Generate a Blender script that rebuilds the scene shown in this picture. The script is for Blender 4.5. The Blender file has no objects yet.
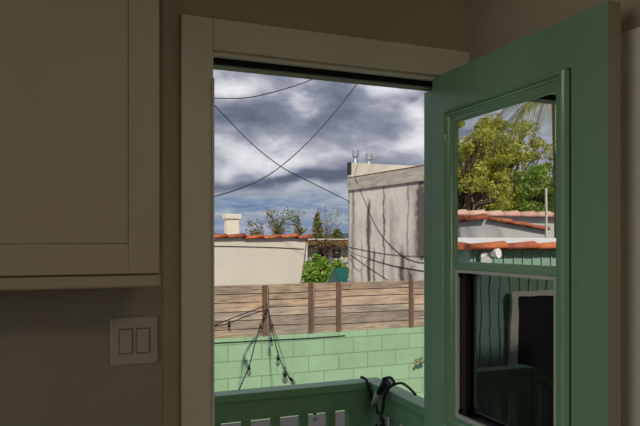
import bpy, bmesh, math, random
from mathutils import Vector, Matrix
S = bpy.context.scene
COL = S.collection
R = math.radians
random.seed(7)
FPX = 625.0; HY = 241.0; PSI = R(21.8); EYE = Vector((0, 0, 1.42))

# ---------------------------------------------------------------- measuring helpers
def ray(px, py):
    r = (px-320)/FPX; u = (HY-py)/FPX
    return Vector((math.sin(PSI)+r*math.cos(PSI), math.cos(PSI)-r*math.sin(PSI), u))
def at(px, py, Y):
    d = ray(px, py); return EYE+d*(Y/d.y)
def atX(px, py, X):
    d = ray(px, py); return EYE+d*(X/d.x)
MX = 1.3125
def pm(px, py, Y):                       # a point seen in the door glass
    p = at(px, py, Y); return Vector((2*MX-p.x, p.y, p.z))

# ---------------------------------------------------------------- materials
def new_mat(name):
    m = bpy.data.materials.new(name); m.use_nodes = True
    nt = m.node_tree; b = nt.nodes['Principled BSDF']
    return m, nt, b
def N(nt, t, **kw):
    n = nt.nodes.new(t)
    for k, v in kw.items(): setattr(n, k, v)
    return n
def ramp(nt, stops, fac=None):
    r = N(nt, 'ShaderNodeValToRGB'); e = r.color_ramp.elements
    e[0].position, e[0].color = stops[0][0], (*stops[0][1], 1)
    e[1].position, e[1].color = stops[-1][0], (*stops[-1][1], 1)
    for p, c in stops[1:-1]:
        x = e.new(p); x.color = (*c, 1)
    if fac: nt.links.new(fac, r.inputs[0])
    return r
def mix(nt, a, b, fac, mode='MIX'):
    n = N(nt, 'ShaderNodeMix', data_type='RGBA', blend_type=mode)
    for i, v in ((0, fac), (6, a), (7, b)):
        if hasattr(v, 'links') or hasattr(v, 'is_linked'): nt.links.new(v, n.inputs[i])
        else: n.inputs[i].default_value = v if i == 0 else (*v, 1)
    return n.outputs[2]
def noise(nt, scale, stretch=(1, 1, 1), detail=5, rough=.6, coord='Object', dist=0):
    tc = N(nt, 'ShaderNodeTexCoord'); mp = N(nt, 'ShaderNodeMapping'); mp.inputs['Scale'].default_value = stretch
    nt.links.new(tc.outputs[coord], mp.inputs[0])
    n = N(nt, 'ShaderNodeTexNoise'); n.inputs['Scale'].default_value = scale
    n.inputs['Detail'].default_value = detail; n.inputs['Roughness'].default_value = rough
    n.inputs['Distortion'].default_value = dist
    nt.links.new(mp.outputs[0], n.inputs['Vector'])
    return n.outputs['Fac']
def bump(nt, b, h, strength=.3, dist=.01):
    n = N(nt, 'ShaderNodeBump'); n.inputs['Strength'].default_value = strength; n.inputs['Distance'].default_value = dist
    nt.links.new(h, n.inputs['Height']); nt.links.new(n.outputs[0], b.inputs['Normal'])
def paint(name, c, rough=.5, var=.12, scale=6, metal=0, spec=.5, bmp=.0, stretch=(1, 1, 1)):
    m, nt, b = new_mat(name)
    f = noise(nt, scale, stretch)
    r = ramp(nt, [(.3, tuple(x*(1-var) for x in c)), (.7, tuple(min(1, x*(1+var)) for x in c))], f)
    nt.links.new(r.outputs[0], b.inputs['Base Color'])
    b.inputs['Roughness'].default_value = rough; b.inputs['Metallic'].default_value = metal
    b.inputs['Specular IOR Level'].default_value = spec
    if bmp: bump(nt, b, noise(nt, scale*12), bmp, .004)
    return m
def island_mat(name, cols, rough=.6, trans=0, grain=None):
    m, nt, b = new_mat(name)
    g = N(nt, 'ShaderNodeNewGeometry')
    r = ramp(nt, [(i/(len(cols)-1), c) for i, c in enumerate(cols)], g.outputs['Random Per Island'])
    out = r.outputs[0]
    if grain:
        f = noise(nt, grain[0], grain[1], 8, .7)
        f2 = ramp(nt, [(.32, (.38, .33, .28)), (.48, (.8, .77, .73)), (.66, (1.15, 1.12, 1.08))], f)
        out = mix(nt, out, f2.outputs[0], 1.0, 'MULTIPLY')
        k = noise(nt, 2.2, (1, 1, 2.5), 3, .6)
        f3 = ramp(nt, [(.40, (.72, .72, .74)), (.6, (1.1, 1.02, .92))], k)
        out = mix(nt, out, f3.outputs[0], 1.0, 'MULTIPLY')
        bump(nt, b, f, .5, .01)
    nt.links.new(out, b.inputs['Base Color']); b.inputs['Roughness'].default_value = rough
    if trans:
        t = N(nt, 'ShaderNodeBsdfTranslucent'); nt.links.new(out, t.inputs[0])
        ms = N(nt, 'ShaderNodeMixShader'); ms.inputs[0].default_value = trans
        o = nt.nodes['Material Output']
        nt.links.new(b.outputs[0], ms.inputs[1]); nt.links.new(t.outputs[0], ms.inputs[2]); nt.links.new(ms.outputs[0], o.inputs[0])
    return m

M = {}
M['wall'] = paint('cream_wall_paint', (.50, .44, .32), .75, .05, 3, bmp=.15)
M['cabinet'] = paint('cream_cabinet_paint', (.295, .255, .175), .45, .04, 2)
M['brighttrim'] = paint('lit_white_trim', (.86, .85, .76), .2, .02)  # near-white also stands in for outdoor light on jamb and beads
M['wallshade'] = paint('shaded_wall_paint', (.195, .18, .145), .8, .06, 3, bmp=.15)  # darkened colour carries the cabinet's shade on the wall below
M['trim'] = paint('pale_trim_paint', (.82, .82, .70), .38, .04, 2)
M['ceil'] = paint('white_ceiling_paint', (.6, .57, .5), .8, .03)
M['floorwood'] = paint('wood_floor', (.18, .10, .05), .4, .3, 3, stretch=(1, 8, 1))
M['plate'] = paint('switch_plastic', (.29, .275, .225), .3, .02)
M['bezel'] = paint('switch_shadow_gap', (.13, .115, .085), .7)
M['seal'] = paint('black_rubber_seal', (.006, .006, .008), .7, .1)
M['dkgap'] = paint('dark_recess', (.01, .01, .01), .6, .1)
M['doorgreen'] = paint('green_door_paint', (.255, .46, .285), .22, .10, 3, bmp=.05, stretch=(1, 1, .4))
M['dooredge'] = paint('brown_door_edge', (.27, .225, .165), .5, .08, 3)
M['railgreen'] = paint('green_railing_paint', (.20, .40, .23), .36, .12, 6, bmp=.15)
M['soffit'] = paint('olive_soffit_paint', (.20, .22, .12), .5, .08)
M['alu'] = paint('aluminium_frame', (.68, .68, .66), .35, .05)
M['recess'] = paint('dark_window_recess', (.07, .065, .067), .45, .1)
M['rawwood'] = paint('deck_boards', (.16, .15, .13), .7, .25, 4, stretch=(1, 6, 1))
M['cable'] = paint('black_cable', (.012, .012, .014), .5, .1)
M['cream_plastic'] = paint('cream_plastic', (.55, .52, .42), .4, .05)
M['stucco'] = paint('cream_stucco', (.70, .65, .55), .85, .07, .9, bmp=.35)
M['stucco2'] = paint('grey_stucco', (.52, .52, .50), .85, .1, .9, bmp=.3)
M['greenwall'] = paint('teal_green_siding', (.26, .42, .32), .7, .12, 2)
M['whitetrim'] = paint('white_window_casing', (.8, .77, .68), .5, .05)
M['glassdark'] = paint('dark_window_glass', (.02, .022, .022), .1, .1)
M['tile'] = island_mat('orange_clay_tile', [(.42, .10, .035), (.58, .15, .05), (.66, .21, .08), (.48, .12, .05)], .7, grain=(9, (1, 1, 1)))
M['tilepale'] = island_mat('pale_pink_clay_tile', [(.55, .30, .22), (.66, .42, .33)], .7)
M['galv'] = paint('galvanised_steel', (.42, .45, .46), .4, .15, 12, metal=.5)
M['blackmetal'] = paint('black_flashing', (.02, .02, .02), .5)
M['teal'] = paint('teal_canvas', (.002, .085, .075), .95, .1)
M['tealdark'] = paint('dark_canvas_gable', (.02, .06, .055), .7, .1)
M['ground'] = paint('grey_paving', (.065, .056, .066), .9, .2, 2, bmp=.2)
M['bark'] = paint('brown_bark', (.16, .11, .07), .85, .3, 8)
M['rust'] = paint('rusty_roofing', (.26, .13, .05), .85, .35, 3)
M['hill'] = paint('blue_far_hill', (.05, .075, .10), .95, .2, .02)
M['whiteplastic'] = paint('white_lamp_housing', (.85, .85, .83), .4, .03)
M['paleroof'] = paint('pale_roof_coating', (.75, .74, .70), .8, .06, 1)
M['wood'] = island_mat('weathered_fence_boards', [(.48, .38, .30), (.70, .56, .43), (.44, .38, .33), (.80, .62, .46), (.60, .53, .46), (.38, .28, .21)], .85, grain=(5, (.7, 1, 9)))
M['postwood'] = paint('dark_brown_post', (.17, .10, .065), .8, .3, 6, stretch=(3, 3, .5))
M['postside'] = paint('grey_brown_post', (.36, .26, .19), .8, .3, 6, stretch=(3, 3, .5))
M['leaf_yellow'] = island_mat('yellow_green_leaves', [(.32, .38, .05), (.50, .50, .07), (.66, .60, .11), (.24, .32, .05)], .55, .35)
M['leaf_green'] = island_mat('green_leaves', [(.16, .28, .04), (.26, .42, .06), (.38, .50, .08), (.12, .20, .04)], .55, .35)
M['leaf_bright'] = island_mat('bright_bush_leaves', [(.12, .27, .03), (.26, .44, .05), (.44, .58, .10), (.08, .17, .03)], .5, .4)
M['leaf_dry'] = island_mat('sparse_vine_leaves', [(.07, .14, .04), (.16, .24, .07), (.36, .22, .10), (.18, .22, .07)], .6, .2)
M['leaf_olive'] = island_mat('olive_leaves', [(.12, .14, .03), (.22, .22, .05), (.32, .28, .07), (.08, .10, .03)], .6, .3)
M['vine'] = island_mat('brown_vine_leaves', [(.16, .08, .03), (.10, .09, .03), (.26, .15, .06)], .7)
M['palm'] = island_mat('palm_leaflets', [(.26, .30, .08), (.42, .42, .14)], .5, .3)

def block_mat():
    m, nt, b = new_mat('green_block_wall')
    tc = N(nt, 'ShaderNodeTexCoord'); sp = N(nt, 'ShaderNodeSeparateXYZ'); cb = N(nt, 'ShaderNodeCombineXYZ')
    nt.links.new(tc.outputs['Object'], sp.inputs[0]); nt.links.new(sp.outputs[0], cb.inputs[0]); nt.links.new(sp.outputs[2], cb.inputs[1])
    br = N(nt, 'ShaderNodeTexBrick'); nt.links.new(cb.outputs[0], br.inputs['Vector'])
    for k, v in (('Scale', 1), ('Mortar Size', .006), ('Mortar Smooth', .3), ('Brick Width', .415), ('Row Height', .203), ('Bias', -.2)):
        br.inputs[k].default_value = v
    br.inputs['Color1'].default_value = (.345, .545, .325, 1); br.inputs['Color2'].default_value = (.39, .605, .37, 1)
    br.inputs['Mortar'].default_value = (.25, .41, .23, 1)
    f = noise(nt, 3, (1, 1, 1), 6)
    r = ramp(nt, [(.3, (.88, .88, .86)), (.7, (1.08, 1.08, 1.1))], f)
    nt.links.new(mix(nt, br.outputs[0], r.outputs[0], 1, 'MULTIPLY'), b.inputs['Base Color'])
    b.inputs['Roughness'].default_value = .8
    iv = N(nt, 'ShaderNodeMath', operation='SUBTRACT'); iv.inputs[0].default_value = 1; nt.links.new(br.outputs['Fac'], iv.inputs[1])
    bump(nt, b, iv.outputs[0], .7, .012)
    return m
M['block'] = block_mat()

def glass_mat(name, refl, tint, wav=0, rough=0.0, gcol=(1, 1, 1)):
    m = bpy.data.materials.new(name); m.use_nodes = True; nt = m.node_tree; nt.nodes.clear()
    o = N(nt, 'ShaderNodeOutputMaterial'); g = N(nt, 'ShaderNodeBsdfGlossy'); g.inputs['Roughness'].default_value = rough
    g.inputs['Color'].default_value = (*gcol, 1)
    t = N(nt, 'ShaderNodeBsdfTransparent'); t.inputs[0].default_value = (*tint, 1)
    ms = N(nt, 'ShaderNodeMixShader'); ms.inputs[0].default_value = refl
    nt.links.new(t.outputs[0], ms.inputs[1]); nt.links.new(g.outputs[0], ms.inputs[2]); nt.links.new(ms.outputs[0], o.inputs[0])
    if wav:
        bp = N(nt, 'ShaderNodeBump'); bp.inputs['Strength'].default_value = wav; bp.inputs['Distance'].default_value = .01
        nt.links.new(noise(nt, 9, (1, 1, 1), 1), bp.inputs['Height']); nt.links.new(bp.outputs[0], g.inputs['Normal'])
    return m
M['glass_up'] = glass_mat('upper_window_glass', .92, (.35, .37, .35), .003)
M['glass_low'] = glass_mat('lower_window_glass', .17, (.3, .3, .3), .02)
M['bulbglass'] = glass_mat('clear_bulb_glass', .25, (.75, .75, .68))

# ---------------------------------------------------------------- mesh helpers
def mbox(bm, a, b, mi=0):
    x0, y0, z0 = a; x1, y1, z1 = b
    v = [bm.verts.new(p) for p in ((x0,y0,z0),(x1,y0,z0),(x1,y1,z0),(x0,y1,z0),(x0,y0,z1),(x1,y0,z1),(x1,y1,z1),(x0,y1,z1))]
    fs = [bm.faces.new([v[i] for i in q]) for q in ((0,3,2,1),(4,5,6,7),(0,1,5,4),(1,2,6,5),(2,3,7,6),(3,0,4,7))]
    for f in fs: f.material_index = mi
    return fs
def smooth_path(pts, n=6):
    P = [Vector(p) for p in pts]
    if len(P) < 3: return P
    out = []
    for i in range(len(P)-1):
        p0 = P[max(0, i-1)]; p1 = P[i]; p2 = P[i+1]; p3 = P[min(len(P)-1, i+2)]
        for k in range(n):
            t = k/n
            out.append(.5*((2*p1)+(p2-p0)*t+(2*p0-5*p1+4*p2-p3)*t*t+(3*p1-p0-3*p2+p3)*t**3))
    out.append(P[-1]); return out
def mtube(bm, pts, r, seg=6, smooth=True, sub=6, r1=None, mi=0):
    P = smooth_path(pts, sub) if smooth else [Vector(p) for p in pts]
    rings = []
    for i, p in enumerate(P):
        d = (P[min(i+1, len(P)-1)]-P[max(i-1, 0)]).normalized()
        up = Vector((0, 0, 1)) if abs(d.z) < .9 else Vector((1, 0, 0))
        s = d.cross(up).normalized(); u = s.cross(d)
        rr = r if r1 is None else r+(r1-r)*i/max(1, len(P)-1)
        rings.append([bm.verts.new(p+(s*math.cos(2*math.pi*k/seg)+u*math.sin(2*math.pi*k/seg))*rr) for k in range(seg)])
    for a, b in zip(rings, rings[1:]):
        for k in range(seg):
            f = bm.faces.new((a[k], a[(k+1) % seg], b[(k+1) % seg], b[k])); f.material_index = mi; f.smooth = True
    for q in (list(reversed(rings[0])), rings[-1]):
        f = bm.faces.new(q); f.material_index = mi
def mlathe(bm, c, prof, seg=12, axis=Vector((0, 0, 1)), mi=0):      # prof: (radius, height)
    c = Vector(c); axis = axis.normalized()
    q = Vector((0, 0, 1)).rotation_difference(axis)
    rings = []
    for r, h in prof:
        rings.append([bm.verts.new(c+q @ Vector((max(r, 1e-4)*math.cos(2*math.pi*k/seg), max(r, 1e-4)*math.sin(2*math.pi*k/seg), h))) for k in range(seg)])
    for a, b in zip(rings, rings[1:]):
        for k in range(seg):
            f = bm.faces.new((a[k], a[(k+1) % seg], b[(k+1) % seg], b[k])); f.smooth = True; f.material_index = mi
    bm.faces.new(list(reversed(rings[0]))).material_index = mi; bm.faces.new(rings[-1]).material_index = mi
def mprism(bm, poly, y0, y1, mi=0):                                  # poly of (x,z)
    a = [bm.verts.new((x, y0, z)) for x, z in poly]; b = [bm.verts.new((x, y1, z)) for x, z in poly]
    n = len(poly)
    bm.faces.new(a).material_index = mi; bm.faces.new(list(reversed(b))).material_index = mi
    for i in range(n): bm.faces.new((a[i], b[i], b[(i+1) % n], a[(i+1) % n])).material_index = mi
def msweep_rect(bm, y0, y1, z0, z1, prof, x, close=False):           # a mitred frame on the door's face; prof of (inward, out)
    rings = []
    for u, h in prof:
        rings.append([bm.verts.new((x-h, yy, zz)) for yy, zz in ((y0+u, z0+u), (y1-u, z0+u), (y1-u, z1-u), (y0+u, z1-u))])
    pairs = list(zip(rings, rings[1:]))
    if close: pairs.append((rings[-1], rings[0]))
    for a, b in pairs:
        for k in range(4): bm.faces.new((a[k], a[(k+1) % 4], b[(k+1) % 4], b[k]))
def mesh_obj(name, bm, mats, parent=None, origin=None, bevel=0, rot=None):
    bmesh.ops.recalc_face_normals(bm, faces=bm.faces)
    me = bpy.data.meshes.new(name)
    org = Vector((0, 0, 0))
    if parent is not None and not parent.get('_local'): org = Vector(parent['_org'])
    elif origin is not None: org = Vector(origin)
    if org.length: bmesh.ops.translate(bm, verts=bm.verts, vec=-org)
    bm.to_mesh(me); bm.free()
    o = bpy.data.objects.new(name, me); COL.objects.link(o)
    for m in (mats if isinstance(mats, (list, tuple)) else [mats]): me.materials.append(M[m])
    if parent is not None: o.parent = parent; o['_org'] = tuple(org); o['_local'] = parent.get('_local', 0)
    else: o.location = org; o['_org'] = tuple(org); o['_local'] = 0
    if bevel:
        md = o.modifiers.new('bevel', 'BEVEL'); md.width = bevel; md.segments = 2; md.limit_method = 'ANGLE'
    return o
def thing(name, loc, label, cat, group=None, rotz=0):
    o = bpy.data.objects.new(name, None); COL.objects.link(o); o.location = loc; o.empty_display_size = .1
    o['_org'] = tuple(loc); o['_local'] = 0
    o['label'] = label; o['category'] = cat
    if group: o['group'] = group
    if rotz: o.rotation_euler.z = rotz; o['_local'] = 1
    return o
def tag(o, label, cat, group=None):
    o['label'] = label; o['category'] = cat
    if group: o['group'] = group
    return o
def struct(o): o['kind'] = 'structure'; return o
def boxes(name, bl, mats, parent=None, origin=None, bevel=0):
    bm = bmesh.new()
    for q in bl: mbox(bm, *q)
    return mesh_obj(name, bm, mats, parent, origin, bevel)

# ================================================================= THE ROOM
OX0, OX1, YI, YO = .450, 1.374, 2.10, 2.25
struct(boxes('floor', [((-3, -3, -.12), (1.62, 2.25, 0))], 'floorwood'))
struct(boxes('ceiling', [((-3.2, -3.2, 2.62), (1.9, 2.6, 2.80))], 'ceil'))
struct(boxes('wall_front', [((-3.0, YI, 0), (OX0-.02, YO-.02, 2.62)), ((OX1+.02, YI, 0), (1.62, YO, 2.62)), ((OX0-.02, YI, 2.08), (OX1+.02, YO-.02, 2.62))], 'wall'))
struct(boxes('wall_left', [((-2.4, 1.65, 0), (.224, YI, 2.62))], 'wallshade', bevel=.004))
struct(boxes('wall_right', [((1.47, -3, 0), (1.62, YI, 2.62))], 'wall'))
struct(boxes('wall_back', [((-3, -3.1, 0), (1.62, -3, 2.62))], 'wall'))
struct(boxes('wall_far_left', [((-3.1, -3, 0), (-3.0, -1.6, 2.62)), ((-3.1, .4, 0), (-3.0, 2.25, 2.62)), ((-3.1, -1.6, 0), (-3.0, .4, .8)), ((-3.1, -1.6, 2.1), (-3.0, .4, 2.62))], 'wall'))
struct(boxes('added_window_1', [((-3.08, -1.6, .8), (-3.02, -1.54, 2.1)), ((-3.08, .34, .8), (-3.02, .4, 2.1)), ((-3.08, -1.54, .8), (-3.02, .34, .86)), ((-3.08, -1.54, 2.04), (-3.02, .34, 2.1)), ((-3.07, -.63, .86), (-3.03, -.57, 2.04))], 'whitetrim'))  # unseen window frame, added to go with the light behind it
wl = bpy.data.lights.new('door_fill_light', 'AREA'); wl.shape = 'RECTANGLE'; wl.size = 1.9; wl.size_y = 1.2; wl.energy = 27; wl.color = (1, .98, .90)
wlo = bpy.data.objects.new('door_fill_light', wl); COL.objects.link(wlo); wlo.location = (-3.15, -.6, 1.45); wlo.rotation_euler = (R(90), 0, R(-90))  # area light added to brighten the door from the left
# roof over the room
struct(boxes('roof', [((-3.4, -3.4, 2.80), (2.1, 2.45, 2.98))], 'ceil'))

# door casing
bm = bmesh.new()
mbox(bm, (.339, 2.08, 0), (OX0-.006, YI, 2.169)); mbox(bm, (OX0-.006, 2.08, 2.066), (1.47, YI, 2.169)); mbox(bm, (OX1+.006, 2.08, 0), (1.47, YI, 2.066))
struct(mesh_obj('trim_1', bm, 'trim', bevel=.003))
# jamb with rabbet
bm = bmesh.new()
mbox(bm, (OX0-.02, 2.095, 0), (OX0, 2.15, 2.06)); mbox(bm, (OX0-.02, 2.095, 2.06), (OX1+.02, 2.15, 2.08)); mbox(bm, (OX1, 2.095, 0), (OX1+.02, 2.15, 2.06))
struct(mesh_obj('trim_2', bm, 'brighttrim', bevel=.002))
# beads on the casing's inner edge, whitened to pass for outdoor light
bm = bmesh.new()
mbox(bm, (OX0-.008, 2.068, 2.060), (OX1, 2.079, 2.068)); mbox(bm, (OX0, 2.092, 2.047), (OX1, 2.118, 2.0595))
mbox(bm, (OX0-.010, 2.072, 0), (OX0-.001, 2.088, 1.965))
struct(mesh_obj('trim_3', bm, 'brighttrim', bevel=.002))
# head soffit and outer jambs
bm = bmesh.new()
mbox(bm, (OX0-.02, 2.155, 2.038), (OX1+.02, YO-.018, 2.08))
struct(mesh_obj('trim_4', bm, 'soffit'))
bm = bmesh.new()
mbox(bm, (OX1-.002, 2.15, 0), (OX1+.02, YO+.01, 2.038)); mbox(bm, (OX0-.02, 2.15, 0), (OX0+.004, YO+.01, 2.038))
struct(mesh_obj('trim_5', bm, 'doorgreen'))
bm = bmesh.new()
mbox(bm, (OX0, 2.143, 2.033), (OX1, 2.156, 2.059)); mbox(bm, (OX0, 2.143, 0), (OX0+.007, 2.156, 2.059))
struct(mesh_obj('trim_6', bm, 'seal'))
# exterior threshold
struct(boxes('trim_7', [((OX0-.02, 2.1, 0), (OX1+.02, 2.29, .02))], 'alu'))
struct(boxes('trim_8', [((1.432, .2, 0), (1.47, 1.335, 2.0))], 'brighttrim'))
struct(boxes('baseboard_left', [((-2.4, 1.636, 0), (.224, 1.65, .12))], 'trim'))
struct(boxes('baseboard_right', [((1.457, -3, 0), (1.47, .199, .12))], 'trim'))

# ceiling lamp added out of view as fill for the dim room
cl = thing('added_ceiling_light', (.7, -1.5, 2.62), 'round white flush ceiling lamp added unseen behind the photographer as fill', 'lamp')
bm = bmesh.new(); mlathe(bm, (.7, -1.5, 2.575), [(.17, 0), (.2, .02), (.2, .045)], 24); mesh_obj('added_lamp_base', bm, 'whiteplastic', cl)
la = bpy.data.lights.new('room_fill_light', 'AREA'); la.shape = 'DISK'; la.size = .9; la.energy = 17; la.color = (1, .93, .78)
lo = bpy.data.objects.new('room_fill_light', la); COL.objects.link(lo); lo.location = (.7, -1.5, 2.55)
lo.rotation_euler = (0, 0, 0)

# ----------------------------------------------------------------- cabinet on the left wall
cb = thing('wall_cabinet', (-.6, 1.5, 1.34), 'cream shaker wall cabinet above the light switch', 'cabinet')
CY = 1.35; CX = .1755
boxes('body', [((-1.5, CY+.02, 1.352), (CX, 1.65, 2.55))], 'cabinet', cb)
def shaker(x0, x1, z0, z1):
    bm = bmesh.new(); s = .062
    mbox(bm, (x0, CY, z0), (x0+s, CY+.02, z1)); mbox(bm, (x1-s, CY, z0), (x1, CY+.02, z1))
    mbox(bm, (x0+s, CY, z0), (x1-s, CY+.02, z0+s)); mbox(bm, (x0+s, CY, z1-s), (x1-s, CY+.02, z1))
    mbox(bm, (x0+s, CY+.009, z0+s), (x1-s, CY+.02, z1-s))
    return mesh_obj('door', bm, 'cabinet', cb, bevel=.0015)
shaker(-.40, CX, 1.352, 2.53); shaker(-.99, -.405, 1.352, 2.53)
boxes('light_rail', [((-1.5, CY+.012, 1.322), (CX+.004, CY+.034, 1.350))], 'cabinet', cb, bevel=.006)

# ----------------------------------------------------------------- light switch
p0 = at(110, 341, 1.65); p1 = at(157.5, 341, 1.65)
sx0, sx1 = p0.x, p1.x; zc = at(134, 340.5, 1.65).z; hh = .0605
sw = thing('light_switch', ((sx0+sx1)/2, 1.65, zc), 'pale double rocker light switch on the wall below the cabinet', 'light switch')
bm = bmesh.new(); mbox(bm, (sx0, 1.643, zc-hh), (sx1, 1.65, zc+hh)); mesh_obj('plate', bm, 'plate', sw, bevel=.004)
w = (sx1-sx0)
for k in (0, 1):
    c = sx0+w*(.325+.36*k)
    boxes('rocker_bezel', [((c-.0168, 1.6415, zc-.0325), (c+.0168, 1.644, zc+.0325))], 'bezel', sw)
    bm = bmesh.new(); mbox(bm, (c-.0145, 1.6385, zc-.0295), (c+.0145, 1.643, zc+.0295)); mesh_obj('rocker', bm, 'plate', sw, bevel=.002)

# ================================================================= DOOR LEAF
FX = 1.31; BX = 1.355; DY0, DY1 = 1.242, 2.098; DZ1 = 2.052
WY0, WY1, WZ0, WZ1 = 1.375, 1.989, .728, 1.905
wy0, wy1, wz0, wz1 = WY0+.052, WY1-.052, WZ0+.052, WZ1-.052
door = bpy.data.objects.new('door_1', None); COL.objects.link(door); door.location = (FX+.02, DY1, 0); door['_org'] = (FX+.02, DY1, 0); door['_local'] = 0
door['kind'] = 'structure'
bm = bmesh.new()
for a, b in (((FX, DY0, .012), (BX, wy0-.01, DZ1)), ((FX, wy1+.01, .012), (BX, DY1, DZ1)), ((FX, wy0-.01, wz1+.01), (BX, wy1+.01, DZ1)), ((FX, wy0-.01, .012), (BX, wy1+.01, wz0-.01))):
    for f in mbox(bm, a, b):
        n = (f.verts[1].co-f.verts[0].co).cross(f.verts[2].co-f.verts[1].co)
        f.material_index = 0 if f.calc_center_median().x < FX+.001 else 1
mesh_obj('door_leaf', bm, ['doorgreen', 'dooredge'], door)
bm = bmesh.new()
msweep_rect(bm, WY0, WY1, WZ0, WZ1, [(.002, -.001), (.002, .020), (.005, .026), (.009, .027), (.013, .024), (.015, .015), (.018, .017), (.022, .016), (.025, .009), (.030, .007), (.034, .003), (.040, .0035), (.048, .006), (.052, .003), (.052, -.004)], FX)
mesh_obj('window_molding', bm, 'doorgreen', door)
bm = bmesh.new(); msweep_rect(bm, WY0, WY1, WZ0, WZ1, [(-.0035, -.001), (-.0035, .001), (.003, .001), (.003, -.001)], FX)
mesh_obj('shadow_line', bm, 'dkgap', door)  # raised dark ring painting the shade line round the molding
boxes('meeting_rail', [((FX-.001, wy0, 1.3165), (BX-.004, wy1, 1.347))], 'doorgreen', door, bevel=.003)
boxes('upper_glass', [((1.3125, wy0-.002, 1.345), (1.3165, wy1+.002, wz1+.002))], 'glass_up', door)
lf = None
bm = bmesh.new()
msweep_rect(bm, wy0, wy1, wz0, 1.3165, [(0, .002), (.011, .002), (.011, -.008), (0, -.008)], FX, True)
lf = mesh_obj('screen_frame', bm, 'alu', door)
lf['label'] = 'grey aluminium screen frame round the lower pane'
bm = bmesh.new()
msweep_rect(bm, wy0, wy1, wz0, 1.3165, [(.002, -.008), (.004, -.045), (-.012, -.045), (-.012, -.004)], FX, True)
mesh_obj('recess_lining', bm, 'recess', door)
boxes('lower_glass', [((1.350, wy0-.004, wz0-.004), (1.353, wy1+.004, 1.318))], 'glass_low', door)
for z in (.80, 1.296):
    bm = bmesh.new(); mlathe(bm, (1.322, wy1-.003, z), [(.010, 0), (.010, .012)], 10, Vector((0, -1, 0))); mesh_obj('screen_clip', bm, 'dkgap', door)
for z in (.3, 1.1, 1.88):
    bm = bmesh.new(); mtube(bm, [(BX+.006, DY1+.006, z-.045), (BX+.006, DY1+.006, z+.045)], .006, 8, False); mesh_obj('hinge', bm, 'alu', door)

# ================================================================= LANDING, RAILING, STEPS
GZ = -.78
dk = thing('deck', (.9, 2.6, -.2), 'small grey boarded landing outside the open door', 'deck')
boxes('deck_boards', [((i*.1425, YO+.02, -.24), (i*.1425+.138, 2.93, -.20)) for i in range(2, 11)], 'rawwood', dk)
for x, y in ((.36, 2.35), (1.40, 2.35), (.36, 2.85), (1.40, 2.85)): boxes('foot', [((x-.045, y-.045, GZ), (x+.045, y+.045, -.241))], 'rawwood', dk)
CT = .718; YA, YB = 2.80, 2.888; XA, XB = 1.383, 1.471
def railing(name, loc, label): return thing(name, loc, label, 'railing', 'green railings round the landing')
nx_ = at(350, 415, YA+.02).x-.001
rf = railing('deck_railing', (.9, 2.84, -.2), 'dark green wooden railing across the front of the landing')
bm = bmesh.new(); mbox(bm, (.30, YA, CT-.038), (XB, YB, CT)); mesh_obj('top_cap', bm, 'railgreen', rf, bevel=.004)
boxes('top_rail', [((.396, YA+.010, CT-.130), (nx_, YA+.060, CT-.0385))], 'railgreen', rf)
boxes('bottom_rail', [((.396, YA+.022, -.12), (nx_, YA+.060, -.03))], 'railgreen', rf)
xs = [at(q, 420, YA+.04).x for q in (246, 275.5, 303, 330.5)]
step = (xs[-1]-xs[0])/3
x = xs[0]-step*2
first = None
while x < at(345, 415, YA).x:
    if first is None:
        first = boxes('baluster', [((x-.019, YA+.0225, -.03), (x+.019, YA+.0595, CT-.130))], 'railgreen', rf); fx = x
    else:
        c = first.copy(); COL.objects.link(c); c.parent = rf; c.location.x = x-fx
    x += step
nx = at(350, 415, YA+.02).x
for a_, b_ in ((nx, XA+.055), (.31, .395)):
    boxes('newel_post', [((a_, YA+.012, -.2), (b_, YB-.004, CT-.0385))], 'railgreen', rf)
rr = railing('deck_railing', (1.43, 2.5, -.2), 'dark green wooden railing returning from the corner to the house')
bm = bmesh.new(); mbox(bm, (XA, YO+.012, CT-.038), (XB, YA-.001, CT)); mesh_obj('top_cap', bm, 'railgreen', rr, bevel=.004)
boxes('top_rail', [((XA+.014, YO+.012, CT-.130), (XA+.060, YA+.010, CT-.0385))], 'railgreen', rr)
boxes('bottom_rail', [((XA+.022, YO+.012, -.12), (XA+.060, YA-.001, -.03))], 'railgreen', rr)
for y in (2.36, 2.485, 2.61, 2.735):
    boxes('baluster', [((XA+.0225, y-.019, -.03), (XA+.0595, y+.019, CT-.130))], 'railgreen', rr)
rs = railing('stair_railing', (-.2, 2.84, -.5), 'green sloping handrail beside the steps seen reflected in the glass')
def sloped(name, x0, z0, x1, z1, y0, y1, h):
    bm = bmesh.new(); mprism(bm, [(x0, z0-h), (x1, z1-h), (x1, z1), (x0, z0)], y0, y1); return mesh_obj(name, bm, 'railgreen', rs)
sloped('hand_rail', .298, CT, -.75, CT-.62, YA, YB, .045)
sloped('bottom_rail', .298, -.03, -.75, -.65, YA+.022, YA+.06, .09)
for k in range(8):
    x = .2-k*.125; z = CT-.04-(.298-x)*.59
    boxes('baluster', [((x-.019, YA+.0225, z-.72), (x+.019, YA+.0595, z-.01))], 'railgreen', rs)
stp = thing('garden_steps', (-.1, 2.6, GZ), 'three grey wooden steps going down from the landing', 'steps')
for k in range(3):
    boxes('tread', [((.28-.28*(k+1), YO+.03, -.2-.145*(k+1)-.04), (.28-.28*k, 2.79, -.2-.145*(k+1)))], 'rawwood', stp)
bm = bmesh.new(); mprism(bm, [(.28, -.26), (-.58, -.70), (-.58, GZ), (-.30, GZ), (.28, -.5)], 2.42, 2.46); mesh_obj('stringer', bm, 'rawwood', stp)
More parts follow.
